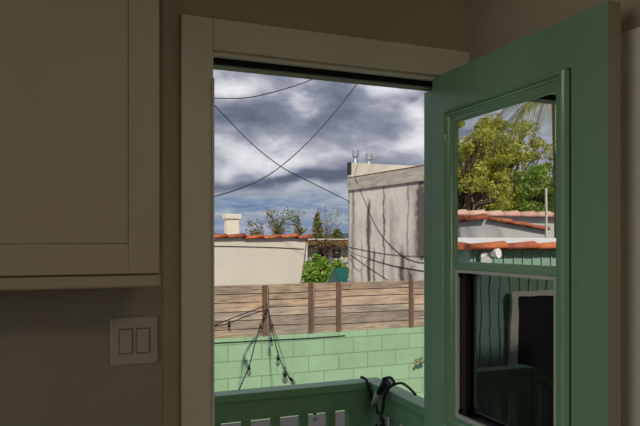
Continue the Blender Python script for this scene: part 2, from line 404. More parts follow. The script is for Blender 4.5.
# ----------------------------------------------------------------- cord and plug lying on the railing corner
cd = thing('extension_cord', tuple(atX(385, 384, 1.40)), 'tangled black outdoor cord with plug on the railing corner', 'cord')
bm = bmesh.new()
def X_(l, X): return [atX(a, b, X) for a, b in l]
mtube(bm, [at(361, 377, 2.84), at(366, 379.5, 2.80), at(369, 387, 2.78), at(372, 399, 2.77), at(377, 412, 2.77), at(380, 420, 2.76), at(374, 430, 2.76), at(368, 440, 2.76)], .007, 6)
mtube(bm, X_([(383, 379), (390, 377.5), (394, 383), (389, 388), (384.5, 395), (383, 408), (381, 418), (385, 428), (388, 440)], 1.365), .007, 6)
mtube(bm, X_([(380, 392), (387, 387), (393, 385), (401, 383), (408, 387), (415.5, 394.5)], 1.39), .006, 6)
mtube(bm, X_([(376, 404), (378, 412), (384, 421), (379, 428), (372, 436)], 1.36), .006, 6)
mesh_obj('cable', bm, 'cable', cd)
bm = bmesh.new(); a, b = atX(386, 381, 1.365), atX(378.5, 394, 1.362); mtube(bm, [a, b], .018, 10, False, r1=.014); mesh_obj('plug', bm, 'cable', cd)
bm = bmesh.new(); a, b = atX(378.5, 393, 1.36), atX(373.5, 404, 1.358); mtube(bm, [a, b], .017, 10, False, r1=.014); o = mesh_obj('socket_end', bm, 'cream_plastic', cd); o['label'] = 'cream coloured socket end'
bm = bmesh.new(); a, b = atX(390, 380, 1.39), atX(386, 388, 1.385); mtube(bm, [a, b], .015, 10, False); mesh_obj('tap_body', bm, 'galv', cd)

# ================================================================= YARD: GROUND, BLOCK WALL, FENCE
struct(boxes('ground', [((-60, 2.3, GZ-.3), (60, 90, GZ)), ((-60, -60, GZ-.3), (60, 2.3, GZ))], 'ground'))
WY = 7.4; WT = at(215, 339.6, WY).z; WT2 = at(424, 326.7, WY).z
bw = boxes('block_wall', [((-6, WY, GZ), (9.5, WY+.2, WT))], 'block', origin=(.11, WY, WT-.075-.203*20))
tag(bw, 'light green painted concrete block wall under the wooden fence', 'wall')
fe = thing('board_fence', (3, WY+.12, WT), 'weathered horizontal board fence on top of the green wall', 'fence')
FY = WY+.06; ZF = at(215, 284.9, FY).z
print('wall top', WT, WT2, 'fence top', ZF, at(424, 278, FY).z)
ppx = [264.5, 310.5, 338, 410.5]
px_x = [at(q, 300, FY).x for q in ppx]
edges = [-1.2, .1, 1.0]+px_x+[px_x[-1]+.9, px_x[-1]+1.8, px_x[-1]+2.7]
hb = (ZF-WT)/6
for i in range(len(edges)-1):
    a, b = edges[i], edges[i+1]
    bm = bmesh.new(); z = WT+.004
    rnd = random.Random(i+3)
    hs = [hb*rnd.uniform(.75, 1.25) for _ in range(6)]; t = sum(hs); hs = [h*(ZF-WT-.006)/t for h in hs]
    for h in hs:
        t_ = rnd.uniform(-.006, .006)
        mbox(bm, (a+.004, FY+t_, z), (b-.004, FY+t_+.028, z+h-.010)); z += h
    mesh_obj('board_panel', bm, 'wood', fe)
    boxes('gap_shade_sheet', [((a+.004, FY+.036, WT+.002), (b-.004, FY+.046, ZF-.02))], 'blackmetal', fe)  # dark sheet added behind the boards so their gaps read as shade
for x in edges:
    hgt = .03 if abs(x-px_x[0]) > .01 else .01
    bm = bmesh.new(); mbox(bm, (x-.032, FY-.045, WT+.002), (x+.018, FY-.007, ZF+hgt-.03), 0); mbox(bm, (x+.018, FY-.030, WT+.002), (x+.040, FY-.007, ZF+hgt-.03), 1)  # left piece darker brown than the right strip
    mesh_obj('post', bm, ['postwood', 'postside'], fe)

# thin wire along the wall top
def wire(name, pts, r, label, cat='cable', group=None, mat='cable'):
    bm = bmesh.new(); mtube(bm, pts, r, 5)
    return tag(mesh_obj(name, bm, mat, origin=tuple(Vector(pts[0]))), label, cat, group)
wire('wall_wire', [at(170, 345, WY-.01), at(214, 343, WY-.01), at(262, 340.5, WY-.01), at(310, 338, WY-.01), at(345, 335.5, WY-.01)], .005, 'thin dark wire along the top of the green block wall')

# ----------------------------------------------------------------- string lights
def bulb_parts(parent, p, s=1.0, ax=Vector((0, 0, -1))):
    bm = bmesh.new(); mlathe(bm, p, [(.006*s, -.01*s), (.017*s, 0), (.019*s, .045*s), (.014*s, .05*s)], 8, ax); so = mesh_obj('socket', bm, 'cable', parent)
    bm = bmesh.new(); mlathe(bm, Vector(p)+ax*.05*s, [(.012*s, 0), (.026*s, .02*s), (.029*s, .04*s), (.02*s, .06*s), (.004*s, .068*s)], 10, ax); mesh_obj('bulb', bm, 'bulbglass', parent)
post = at(266, 308, WY-.06)
s1 = thing('string_light', tuple(post), 'string of clear bulbs hanging from the fence post to the left', 'string light')
bm = bmesh.new()
mtube(bm, [at(190, 335, 6.2), at(214, 325.5, 6.6), at(230, 319, 6.9), at(250, 311.5, 7.1), at(264, 306.5, WY-.05)], .0065, 5)
mtube(bm, [at(190, 330, 6.2), at(214, 326, 6.6), at(228, 323.5, 6.9), at(248, 315.5, 7.1), at(265, 310, WY-.05)], .0065, 5)
mtube(bm, [at(267, 309, WY-.05), at(261.5, 322, 7.1), at(255.5, 342, 6.8), at(249, 366, 6.4), at(238.5, 391, 6.0), at(230, 412, 5.6)], .0065, 5)
mtube(bm, [at(229, 321.5, 6.9), at(228.5, 330, 6.9)], .012, 5, False)
mesh_obj('cable', bm, 'cable', s1)
bulb_parts(s1, at(229.5, 323.5, 6.85), .8); bulb_parts(s1, at(260.5, 325, 7.05), .85); bulb_parts(s1, at(249, 365.5, 6.35), .95)
s2 = thing('string_light', tuple(at(267, 309, WY-.06)), 'string of clear bulbs sloping from the fence post to the deck railing', 'string light')
bm = bmesh.new()
mtube(bm, [at(266, 303, WY-.06), at(267.5, 310, WY-.06), at(271, 325, 7.0), at(274.5, 340, 6.6), at(279, 357, 6.1), at(285.5, 371, 5.6), at(293, 383.5, 5.1), at(303, 397, 4.2), at(315, 404, 3.0)], .0062, 5)
for q in ((271, 338, 6.9), (278, 354, 6.15), (285, 370, 5.6)): mtube(bm, [at(q[0]-.2, q[1]-3, q[2]), at(q[0], q[1]+1, q[2])], .006, 5, False)
mesh_obj('cable', bm, 'cable', s2)
bulb_parts(s2, at(266.3, 312, 7.25), .7); bulb_parts(s2, at(271.2, 338, 6.85), .85); bulb_parts(s2, at(278, 356, 6.15), .9); bulb_parts(s2, at(285, 371.5, 5.6), 1.0)
bulb_parts(s2, at(290, 378, 5.25), .7, Vector((.5, 0, -.6))); bulb_parts(s2, at(314.8, 409, 2.99), .55)

# sprig
sp = at(417, 361, WY-.1)
bm = bmesh.new(); mtube(bm, [at(425, 357, WY-.05), at(420, 360, WY-.1), at(414, 363, WY-.1)], .006, 5)
for q in ((414, 363), (416, 360), (418, 362), (420, 358.5), (421, 361)):
    c = at(q[0], q[1], WY-.1)
    v = [bm.verts.new(c+Vector(k)) for k in ((-.035, 0, -.012), (.0, -.01, -.018), (.035, 0, .014), (0, .01, .016))]; bm.faces.new(v)
tag(mesh_obj('plant_sprig', bm, 'leaf_dry', origin=tuple(sp)), 'small brown green sprig in front of the block wall by the door', 'plant')

# ================================================================= WHITE BUILDING WITH TILE COPING
BY = 15.5
bx1 = at(307.5, 240, BY).x
wb = thing('stucco_building', (2.5, BY, GZ), 'white stucco building with orange tile edging and a chimney', 'building')
zt = at(260, 237.3, BY).z
boxes('wall', [((-1.5, BY, GZ), (bx1, BY+6, zt))], 'stucco', wb)
bm = bmesh.new(); x = -1.55; k = 0
while x < bx1+.02:
    L = .47; x2 = min(x+L+.05, bx1+.10); dz = .035*math.sin(k*1.9)
    q = []
    for t, rr_, lift in ((x, .105, .0), (x2, .13, .03)):
        q.append([bm.verts.new((t, BY+.02+rr_*math.cos(a)*1.1, zt-.03+lift+dz*.4+rr_*.72*math.sin(a))) for a in [math.pi*j/8 for j in range(9)]])
    for j in range(8): bm.faces.new((q[0][j], q[0][j+1], q[1][j+1], q[1][j])).smooth = True
    for e in q: bm.faces.new(e)
    bm.faces.new((q[0][0], q[1][0], q[1][8], q[0][8]))
    x += L; k += 1
mesh_obj('tile_coping', bm, 'tile', wb)
c0 = at(227, 225, BY+1.5); c1 = at(239.5, 225, BY+1.5)
ch = boxes('chimney', [((c0.x, BY+1.5, zt-.1), (c1.x, BY+1.85, at(230, 219, BY+1.5).z)), ((c0.x-.05, BY+1.45, at(230, 218.8, BY+1.5).z), (c1.x+.05, BY+1.90, at(230, 214, BY+1.5).z))], 'stucco', wb, bevel=.02)
wire('service_cable', [at(200, 246, BY-.015), at(240, 246.5, BY-.015), at(275, 247.5, BY-.015), at(304, 249, BY-.015)], .009, 'thin grey cable sagging across the white stucco wall', mat='blackmetal')
wire('drop_cable', [at(300.5, 284, BY-.015), at(304, 262, BY-.015), at(306.5, 240, BY-.015)], .009, 'thin cable running down the right end of the white building', mat='blackmetal')

# ================================================================= CONCRETE BUILDING
C1 = at(349.7, 240, 13.5); ANG = R(-82)
dW = Vector((math.cos(ANG), math.sin(ANG), 0)); nW = Vector((-dW.y, dW.x, 0))
def wall_lx(px):
    d = ray(px, 241); # C1 + s*dW = EYE + t*d  (xy)
    det = d.x*(-dW.y)-(-dW.x)*d.y
    rx, ry = C1.x-EYE.x, C1.y-EYE.y
    t = (rx*(-dW.y)-(-dW.x)*ry)/det
    return ((EYE+d*t)-C1).dot(dW)
def on_wall(px, py, off=.016):
    d = ray(px, py); n = nW; p0 = C1-n*off
    t = (p0-EYE).dot(n)/d.dot(n); return EYE+d*t
ztop = on_wall(349, 178).z
def concrete_mat():
    m, nt, b = new_mat('stained_concrete')
    tc = N(nt, 'ShaderNodeTexCoord'); sp = N(nt, 'ShaderNodeSeparateXYZ'); nt.links.new(tc.outputs['Object'], sp.inputs[0])
    def mth(op, a, b2=None, c=None):
        n = N(nt, 'ShaderNodeMath', operation=op)
        for i, v in enumerate((a, b2, c)):
            if v is None: continue
            if isinstance(v, (int, float)): n.inputs[i].default_value = v
            else: nt.links.new(v, n.inputs[i])
        return n.outputs[0]
    wob = noise(nt, 2.4, (1, 1, 1), 4)
    xx = mth('ADD', sp.outputs[0], mth('MULTIPLY', mth('SUBTRACT', wob, .5), .28))
    zz = mth('ADD', sp.outputs[2], mth('MULTIPLY', mth('SUBTRACT', noise(nt, 4, (1, 1, 1), 3), .5), .5))
    tot = None
    for px, s, amt, y0, y1 in ((352.5, .06, .5, 190, 290), (368.5, .055, 1.0, 202, 290), (374, .035, .75, 248, 290), (383.5, .022, .7, 186, 300), (362, .03, .4, 240, 290), (408, .022, .5, 184, 262), (402, .07, .9, 250, 290), (411, .13, .8, 268, 290), (421.5, .16, 1.1, 184, 258), (436, .2, .7, 190, 300), (392, .08, .28, 200, 290)):
        lx = wall_lx(px); z1 = on_wall(px, y0).z; z0 = on_wall(px, y1).z
        d = mth('DIVIDE', mth('SUBTRACT', xx, lx), s*1.25)
        g = mth('POWER', 2.718, mth('MULTIPLY', mth('MULTIPLY', d, d), -1))
        up = N(nt, 'ShaderNodeMapRange'); up.inputs[1].default_value = z1+.12; up.inputs[2].default_value = z1-.15; nt.links.new(zz, up.inputs[0])
        dn = N(nt, 'ShaderNodeMapRange'); dn.inputs[1].default_value = z0-.1; dn.inputs[2].default_value = z0+.1; nt.links.new(zz, dn.inputs[0])
        g = mth('MULTIPLY', mth('MULTIPLY', g, up.outputs[0]), mth('MULTIPLY', dn.outputs[0], amt))
        tot = g if tot is None else mth('ADD', tot, g)
    sn = noise(nt, 1.7, (1.5, 1, .6), 8, .65)
    srm = N(nt, 'ShaderNodeMapRange'); srm.inputs[1].default_value = .50; srm.inputs[2].default_value = .78; srm.inputs[4].default_value = .55; nt.links.new(sn, srm.inputs[0])
    fine = noise(nt, 14, (1, 1, .5), 6, .7)
    tot = mth('ADD', mth('MULTIPLY', tot, mth('MULTIPLY', 2.6, fine)), srm.outputs[0])
    cl_ = N(nt, 'ShaderNodeClamp'); nt.links.new(tot, cl_.inputs[0])
    base = ramp(nt, [(.3, (.62, .58, .53)), (.7, (.80, .75, .69))], noise(nt, 1.2, (1, 1, .6), 6))
    nt.links.new(mix(nt, base.outputs[0], (.12, .10, .085), cl_.outputs[0]), b.inputs['Base Color'])
    b.inputs['Roughness'].default_value = .9; bump(nt, b, fine, .3, .02)
    return m
M['concrete'] = concrete_mat()
M['band'] = paint('weathered_fascia_band', (.46, .42, .36), .9, .30, 3.5, stretch=(.6, 1, 2.5), bmp=.3)
M['parapet'] = paint('beige_parapet', (.56, .52, .44), .85, .08, 1.5)
cbn = thing('concrete_building', tuple(Vector((C1.x, C1.y, GZ))), 'tall stained grey concrete building beyond the fence on the right', 'building', rotz=ANG)
def lbox(name, bl, m, bev=0):
    bm = bmesh.new()
    for q in bl: mbox(bm, *q)
    return mesh_obj(name, bm, m, cbn, bevel=bev)
H = ztop-GZ
bm = bmesh.new(); fp_ = [(0, 0), (5, 0), (5, 5), (-1.2, 5), (-1.2, .82)]
lo_ = [bm.verts.new((x, y, 0)) for x, y in fp_]; hi_ = [bm.verts.new((x, y, H-.02)) for x, y in fp_]
bm.faces.new(lo_[::-1]); bm.faces.new(hi_)
for i in range(5): bm.faces.new((lo_[i], lo_[(i+1) % 5], hi_[(i+1) % 5], hi_[i]))
mesh_obj('wall', bm, 'concrete', cbn)
# stain heights are in world z; the mesh is local to the ground
for n in M['concrete'].node_tree.nodes:
    if n.type == 'MAP_RANGE' and n.inputs[3].default_value == 0 and n.inputs[4].default_value == 1:
        n.inputs[1].default_value -= GZ; n.inputs[2].default_value -= GZ
bh = .30
lbox('fascia_band', [((-.01, -.05, H-bh), (5.0, 0, H))], 'band', .008)
lbox('roof_edge', [((-.03, -.06, H), (5.0, .15, H+.012))], 'rust')
lbox('downpipe', [((-.05, -.012, 0), (.0, .05, H))], 'galv')
# raised parapet at the far end
zp = at(349.5, 162.5, 13.75).z
pb = boxes('rooftop_block', [((at(350.3, 170, 13.75).x, 13.75, ztop-.018), (at(350.3, 170, 13.75).x+5, 13.9, zp))], 'parapet', origin=(7, 14, ztop))
tag(pb, 'beige raised roof block behind the concrete wall', 'roof block')
xb = at(350.3, 170, 13.75).x
fl = boxes('flashing', [((xb-.012, 13.735, at(350, 174, 13.7).z), (xb+.022, 13.749, zp+.01)), ((xb-.012, 13.749, at(350, 174, 13.7).z), (xb-.001, 13.91, zp+.01))], 'blackmetal', origin=(xb, 13.7, ztop))
tag(fl, 'black metal strip at the left end of the beige roof block', 'flashing')
for i, (px, py, py1, lb) in enumerate(((355.5, 150, 164, 'left of two galvanised vent pipes on the concrete building roof'), (369, 153, 166, 'right of two galvanised vent pipes on the concrete building roof'))):
    a = at(px, py1, 14.3); b = at(px, py, 14.3)
    vt = thing('vent_pipe', tuple(a), lb, 'vent pipe', 'vent pipes on the concrete building')
    bm = bmesh.new(); mlathe(bm, a-Vector((0, 0, .25)), [(.055, 0), (.055, b.z-a.z+.12)], 12); mesh_obj('pipe', bm, 'galv', vt)
    h = .17
    bm = bmesh.new(); mlathe(bm, b-Vector((0, 0, h)), [(.055, -.02), (.085, .0), (.085, h-.015), (.03, h)], 14); [setattr(f, 'smooth', False) for f in bm.faces]; mesh_obj('cap', bm, 'galv', vt)

# cables on and to the concrete wall
wire('wall_cable', [on_wall(358, 164), on_wall(355, 176, .10), on_wall(361, 192), on_wall(378, 230), on_wall(400, 254), on_wall(418, 262), on_wall(430, 262)], .0065, 'black cable slanting down the concrete wall from the vent pipes')
wire('wall_cable', [at(330, 238, 20), at(348, 250.5, 13.4), on_wall(370, 259), on_wall(395, 266), on_wall(430, 272)], .0075, 'lower dark cable sloping gently across the concrete wall')
wire('wall_cable', [on_wall(348.5, 246.8), on_wall(374, 252), on_wall(400, 255.3), on_wall(430, 256.5)], .0055, 'nearly level thin cable across the concrete wall')
wire('wall_cable', [on_wall(350, 254), on_wall(365, 265), on_wall(388, 280)], .005, 'thin cable slanting down to the fence from the concrete wall edge')
# overhead wires
wire('overhead_wire', [at(120, 92, 11.5), at(170, 97.5, 11.5), at(216, 98.3, 11.5), at(245, 98, 11.5), at(270, 93, 11.5), at(295, 85.8, 11.5), at(313, 79, 11.5), at(340, 66, 11.5), at(380, 40, 11.5)], .0095, 'uppermost overhead wire curving across the top of the doorway')
wire('overhead_wire', [at(120, 10, 13.2), at(170, 61, 13.3), at(216, 107, 13.4), at(250, 142, 13.4), at(280, 166, 13.4), at(310, 182, 13.45), at(349.5, 201.5, 13.46)], .0105, 'overhead wire falling from upper left to the concrete building corner')
wire('overhead_wire', [at(120, 212, 12), at(170, 207, 12), at(216, 196, 12), at(240, 188.5, 12), at(262, 179, 12), at(285, 163, 12), at(310, 140, 12), at(335, 112, 12), at(350, 93, 12), at(358, 82, 12), at(380, 45, 12)], .010, 'overhead wire climbing in a curve from low left to upper right')

# ================================================================= FOLIAGE
def leaves(bm, c, rad, n, s, rnd, shell=.55, mi=0):
    c = Vector(c)
    for _ in range(n):
        while True:
            d = Vector((rnd.uniform(-1, 1), rnd.uniform(-1, 1), rnd.uniform(-1, 1)))
            if .05 < d.length < 1: break
        d = d.normalized()*(shell+(1-shell)*rnd.random()**.5) if shell > 0 else d
        p = c+Vector((d.x*rad[0], d.y*rad[1], d.z*rad[2]))
        a = Vector((rnd.gauss(0, 1), rnd.gauss(0, 1), rnd.gauss(0, .6))).normalized()
        b = a.cross(Vector((rnd.gauss(0, 1), rnd.gauss(0, 1), rnd.gauss(0, 1)))).normalized()
        L = s*rnd.uniform(.6, 1.3); Wd = L*.45
        v = [bm.verts.new(q) for q in (p-a*L, p-b*Wd*.9+a*.1*L, p+a*L, p+b*Wd)]
        bm.faces.new(v).material_index = mi
def tree(name, base, height, crown, label, mat, seed, nb, nl, s, cat='tree', group=None, trunk=.12, sub=.42):
    rnd = random.Random(seed); base = Vector(base)
    t = thing(name, tuple(base), label, cat, group)
    cz = base.z+height-crown[2]
    cc = Vector((base.x, base.y, cz))
    bm = bmesh.new(); mtube(bm, [base, base+Vector((.1, 0, (cz-base.z)*.5)), cc], trunk, 8, r1=trunk*.5)
    bl = bmesh.new()
    for k in range(nb):
        while True:
            d = Vector((rnd.uniform(-1, 1), rnd.uniform(-1, 1), rnd.uniform(-.9, 1)))
            if d.length < 1: break
        p = cc+Vector((d.x*crown[0], d.y*crown[1], d.z*crown[2]))*.86
        r = sub*rnd.uniform(.6, 1.25)*crown[0]*.5
        leaves(bl, p, (r, r, r*.7), nl, s, rnd, .3)
        st = base+Vector((0, 0, (cz-base.z)*rnd.uniform(.55, 1)))
        mtube(bm, [st, (st+p)/2+Vector((rnd.uniform(-.2, .2), rnd.uniform(-.2, .2), .15)), p], trunk*.35, 5, True, 3, r1=trunk*.1)
    mesh_obj('trunk', bm, 'bark', t); mesh_obj('foliage', bl, mat, t)
    return t

# bright bush between the buildings
b0 = at(320, 284, 12.2)
def bush(name, pxr, pyr, Y, n, s, label, mat, seed, cat='bush', zb=None):
    rnd = random.Random(seed)
    p0, p1 = at(pxr[0], pyr[1], Y), at(pxr[1], pyr[0], Y)
    cx = (p0.x+p1.x)/2; rx = (p1.x-p0.x)/2
    t = thing(name, (cx, Y, GZ if zb is None else zb), label, cat)
    bm = bmesh.new(); bs = bmesh.new()
    for k in range(16):
        q = Vector((cx+rnd.uniform(-.75, .75)*rx, Y+rnd.uniform(-.5, .5)*rx, p0.z+(p1.z-p0.z)*rnd.uniform(.1, .8)))
        leaves(bm, q, (rx*.42, rx*.42, (p1.z-p0.z)*.24), n//16, s, rnd, .2)
        mtube(bs, [(cx+rnd.uniform(-.1, .1), Y, GZ if zb is None else zb), q], .02, 5, False, r1=.006)
    mesh_obj('foliage', bm, mat, t); mesh_obj('stem', bs, 'bark', t); return t
bush('leafy_bush', (305, 334), (254, 296), 12.4, 5200, .055, 'bright green bush beside the end of the white building', 'leaf_bright', 5)
bush('low_shrub', (326, 345.5), (259, 292), 13.2, 3600, .05, 'bright green shrub rising behind the teal canopy', 'leaf_bright', 15)
# teal canopy
tc0, tc1 = at(331, 284, 11), at(347.5, 281, 11)
tt = thing('canopy_tent', (tc0.x+.3, 11, GZ), 'teal pitched canopy roof showing above the fence', 'canopy')
ze = at(335, 290, 10.9).z; ztt = at(340, 267.8, 11.55).z
rx = [at(334, 268, 11.55).x, at(347.6, 268, 11.55).x]; lx_ = at(341, 290, 10.9).x; gx_ = at(325, 290, 11.0).x
bm = bmesh.new()
rb = at(347.8, 268, 10.9).x
f = [bm.verts.new(p) for p in ((rx[0]+.01, 11.55, ztt), (rx[1], 11.55, ztt), (rb, 10.9, ze), (lx_, 10.9, ze), (rx[0]+.01, 11.55, ztt-.03), (rx[1], 11.55, ztt-.03), (rb, 10.9, ze-.03), (lx_, 10.9, ze-.03))]
for q in ((0, 1, 2, 3), (4, 7, 6, 5), (0, 4, 5, 1), (1, 5, 6, 2), (2, 6, 7, 3), (3, 7, 4, 0)): bm.faces.new([f[i] for i in q])
mesh_obj('roof_panel', bm, 'teal', tt)
bm = bmesh.new(); f = [bm.verts.new(p) for p in ((rx[0], 11.55, ztt), (lx_-.01, 10.9, ze), (gx_, 11.0, ze), (rx[0]+.01, 11.6, ztt-.02), (lx_, 10.96, ze-.02), (gx_+.02, 11.1, ze-.02))]
for q in ((0, 1, 2), (3, 5, 4), (0, 3, 4, 1), (1, 4, 5, 2), (2, 5, 3, 0)): bm.faces.new([f[i] for i in q])
mesh_obj('gable_panel', bm, 'tealdark', tt)
bm = bmesh.new()
for x in (rx[0]+.22, rb-.03): mtube(bm, [(x, 10.95, GZ), (x, 10.95, ze-.02)], .02, 6, False)
mesh_obj('pole', bm, 'galv', tt)

# far house with rusty overgrown roof
HYY = 24
h0, h1 = at(300, 262, HYY), at(352, 262, HYY)
fh = thing('far_house', (h0.x+1.5, HYY, GZ), 'distant cream house under a rusty overgrown flat roof', 'house')
boxes('wall', [((h0.x, HYY, GZ), (h1.x+2, HYY+5, at(320, 246, HYY).z))], 'stucco', fh)
boxes('roof', [((h0.x-.2, HYY-.5, at(320, 245.5, HYY-.5).z), (h1.x+2, HYY+5, at(320, 239.5, HYY-.5).z))], 'rust', fh)
boxes('roof_edge', [((h0.x-.2, HYY-.55, at(320, 240, HYY-.5).z), (h1.x+2, HYY+5, at(320, 238.6, HYY-.5).z))], 'parapet', fh)
for a, b in ((318, 324), (333, 340)):
    boxes('window', [((at(a, 255, HYY).x, HYY-.02, at(a, 258, HYY).z), (at(b, 255, HYY).x, HYY+.02, at(a, 249, HYY).z))], 'glassdark', fh)
rnd = random.Random(4); bm = bmesh.new()
for k in range(20):
    q = at(rnd.uniform(308, 350), rnd.choice((242, 243, 245, 247, 252, 256)), HYY-.8); leaves(bm, q, (.5, .2, .16), 30, .06, rnd, .1)
mtube(bm, [(at(326, 250, HYY-.15).x, HYY-.15, GZ), at(327, 252, HYY-.2), at(330, 243, HYY-.6)], .05, 5)
tag(mesh_obj('climbing_vine', bm, 'vine', origin=tuple(at(330, 262, HYY-.8))), 'brown green climbing vine spread over the distant rusty roof', 'vine')
# small pointed tree and shrub crown on the skyline
def cone_tree(px, pyt, pyb, wpx, Y, label, seed, mat='leaf_olive', n=760, name='conical_tree'):
    rnd = random.Random(seed); a = at(px, pyt, Y); b = at(px, pyb, Y)
    t = thing(name, (a.x, Y, GZ), label, 'tree'); k = (at(px+wpx/2, pyb, Y).x-b.x)
    bm = bmesh.new(); h = a.z-b.z
    for i in range(14):
        f = i/13; r = k*(1-f*.85)+.05
        leaves(bm, (a.x+rnd.uniform(-.3, .3)*r, Y, b.z+h*f), (r, r, h*.08), n//14, .10, rnd, .1)
    mesh_obj('foliage', bm, mat, t)
    bm = bmesh.new(); mtube(bm, [(a.x, Y, GZ), (a.x, Y, b.z+h*.7)], .09, 6, False, r1=.03); mesh_obj('trunk', bm, 'bark', t)
cone_tree(317, 215, 243, 14, 31, 'small pointed olive tree on the skyline right of the white building', 3)
cone_tree(337, 230, 243, 18, 32, 'low round olive tree crown just left of the concrete building', 9)
# sparse twigs over the tiled roof: each shrub is one plant
def sparse(px, w, pyt, pyb, Y, label, seed, nbr=9):
    rnd = random.Random(seed); b = at(px, pyb, Y)
    t = thing('sparse_shrub', (b.x, Y, GZ), label, 'shrub', 'sparse shrubs above the white building')
    bs = bmesh.new(); bl = bmesh.new()
    for k in range(nbr):
        q = px+rnd.uniform(-1, 1)*w; top = at(q, pyt+rnd.uniform(0, 1)**1.5*(pyb-pyt)*.8, Y+rnd.uniform(-.3, .3))
        mid = Vector(((b.x+top.x)/2+rnd.uniform(-.15, .15), Y, (b.z+top.z)/2+.1))
        P = smooth_path([(b.x, Y, b.z-.6), b, mid, top], 5)
        mtube(bs, [(b.x, Y, b.z-.6), b, mid, top], .014, 4, True, 4, r1=.004)
        for pt in P[4:]:
            if rnd.random() < .85: leaves(bl, pt+Vector((rnd.uniform(-.1, .1), 0, rnd.uniform(-.06, .06))), (.16, .1, .13), 6, .05, rnd, .1)
    mtube(bs, [(b.x, Y, GZ), (b.x, Y, b.z-.5)], .03, 5, False)
    mesh_obj('branch', bs, 'bark', t); mesh_obj('foliage', bl, 'leaf_dry', t)
sparse(256, 9, 222, 240, 22.6, 'short sparse leafy shrub right of the chimney', 1, 8)
sparse(278, 13, 207, 240, 21.0, 'tallest sparse reddish shrub above the middle of the tiled roof', 2, 17)
sparse(297, 10, 209, 240, 22.6, 'sparse shrub above the right end of the tiled roof', 3, 12)
sparse(327, 16, 207, 240, 30.5, 'open twiggy shrub rising behind the pointed tree', 4, 15)

# far hills
rnd = random.Random(2); bm = bmesh.new(); YH = 240; prev = None
prof = []
for i in range(61):
    x = -300+i*12
    prof.append((x, 1.42+(3.6+1.2*math.sin(i*.35)+.8*math.sin(i*.9+1))*YH/330+0.9))
a = [bm.verts.new((x, YH, GZ)) for x, z in prof]; b = [bm.verts.new((x, YH+15, z)) for x, z in prof]; c = [bm.verts.new((x, YH+80, z*.9)) for x, z in prof]
for i in range(60):
    bm.faces.new((a[i], a[i+1], b[i+1], b[i])); bm.faces.new((b[i], b[i+1], c[i+1], c[i]))
struct(mesh_obj('hills', bm, 'hill', origin=(60, YH, GZ)))
struct(boxes('far_ground', [((-300, 90, GZ-.3), (420, 245, GZ-.01))], 'hill'))

# ================================================================= THINGS SEEN IN THE DOOR GLASS (they stand to the left)
def tiles_along(bm, A, B, r=.13, L=.42):
    A = Vector(A); B = Vector(B); d = (B-A); n = max(1, int(d.length/L)); d.normalize()
    s = d.cross(Vector((0, 0, 1))).normalized(); u = s.cross(d)
    for k in range(n):
        p = A+d*L*k; q = A+d*(L*(k+1)+.05); ring = []
        for t, rr_, lf_ in ((p, r*.9, 0), (q, r*1.08, .02)):
            ring.append([bm.verts.new(t+u*(lf_+rr_*math.sin(math.pi*j/7))+s*rr_*1.15*math.cos(math.pi*j/7)) for j in range(8)])
        for j in range(7): bm.faces.new((ring[0][j], ring[0][j+1], ring[1][j+1], ring[1][j])).smooth = True
        for e in ring: bm.faces.new(e)
        bm.faces.new((ring[0][0], ring[1][0], ring[1][7], ring[0][7]))
# near green garage with tile edge
GY = 5.2
g0 = pm(470, 250, GY); gz = pm(500, 249.5, GY).z
gg = thing('green_garage', (g0.x-1.5, GY, GZ), 'green sided outbuilding with orange tile edge, left of the steps', 'outbuilding')
bm = bmesh.new(); mbox(bm, (g0.x-4.0, GY, GZ), (g0.x, GY+1.6, gz))
x = g0.x
while x > g0.x-4.0:
    mbox(bm, (x-.06, GY-.010, GZ), (x-.045, GY, gz)); x -= .12
mesh_obj('wall', bm, 'greenwall', gg)
bm = bmesh.new(); tiles_along(bm, (g0.x+.05, GY-.03, gz), (g0.x-4.0, GY-.03, gz-.01), .065, .38); tiles_along(bm, (g0.x, GY+.1, gz), (g0.x, GY+1.6, gz), .08, .38); mesh_obj('tile_coping', bm, 'tile', gg)
bm = bmesh.new(); v_ = [bm.verts.new(p) for p in ((g0.x-3.9, GY+.05, gz), (g0.x-.08, GY+.05, gz), (g0.x-.08, GY+1.6, gz), (g0.x-3.9, GY+1.6, gz), (g0.x-3.9, GY+.05, gz+.06), (g0.x-.08, GY+.05, gz+.06), (g0.x-.08, GY+1.6, gz+.13), (g0.x-3.9, GY+1.6, gz+.13))]
for q in ((0, 3, 2, 1), (4, 5, 6, 7), (0, 1, 5, 4), (1, 2, 6, 5), (2, 3, 7, 6), (3, 0, 4, 7)): bm.faces.new([v_[i] for i in q])
mesh_obj('roof', bm, 'paleroof', gg)
wa, wb_ = pm(510, 300, GY-.03), pm(548, 300, GY-.03); wzt = pm(512, 296, GY).z; wzb = GZ+.02
wf = boxes('side_door', [((wb_.x, GY-.05, wzb), (wa.x, GY-.022, wzt))], 'glassdark', gg)
boxes('door_casing', [((wb_.x-.09, GY-.07, wzb), (wb_.x, GY-.021, wzt+.05)), ((wa.x, GY-.07, wzb), (wa.x+.09, GY-.021, wzt+.05)), ((wb_.x, GY-.07, wzt), (wa.x, GY-.021, wzt+.05))], 'whitetrim', wf)
# twin floodlight on it
fp = pm(487, 257, GY-.08)
fl = thing('floodlight', tuple(fp), 'white twin floodlight on the green outbuilding wall', 'outdoor light')
for dx, dz in ((-.05, .03), (.05, -.03)):
    bm = bmesh.new(); mlathe(bm, fp+Vector((dx, 0, dz)), [(.025, 0), (.045, .05), (.05, .09)], 12, Vector((dx*6, -1, dz*3))); mesh_obj('lamp_head', bm, 'whiteplastic', fl)
bm = bmesh.new(); mlathe(bm, (fp.x, GY-.022, fp.z), [(.05, 0), (.05, .03)], 12, Vector((0, -1, 0))); mesh_obj('mount', bm, 'whiteplastic', fl)
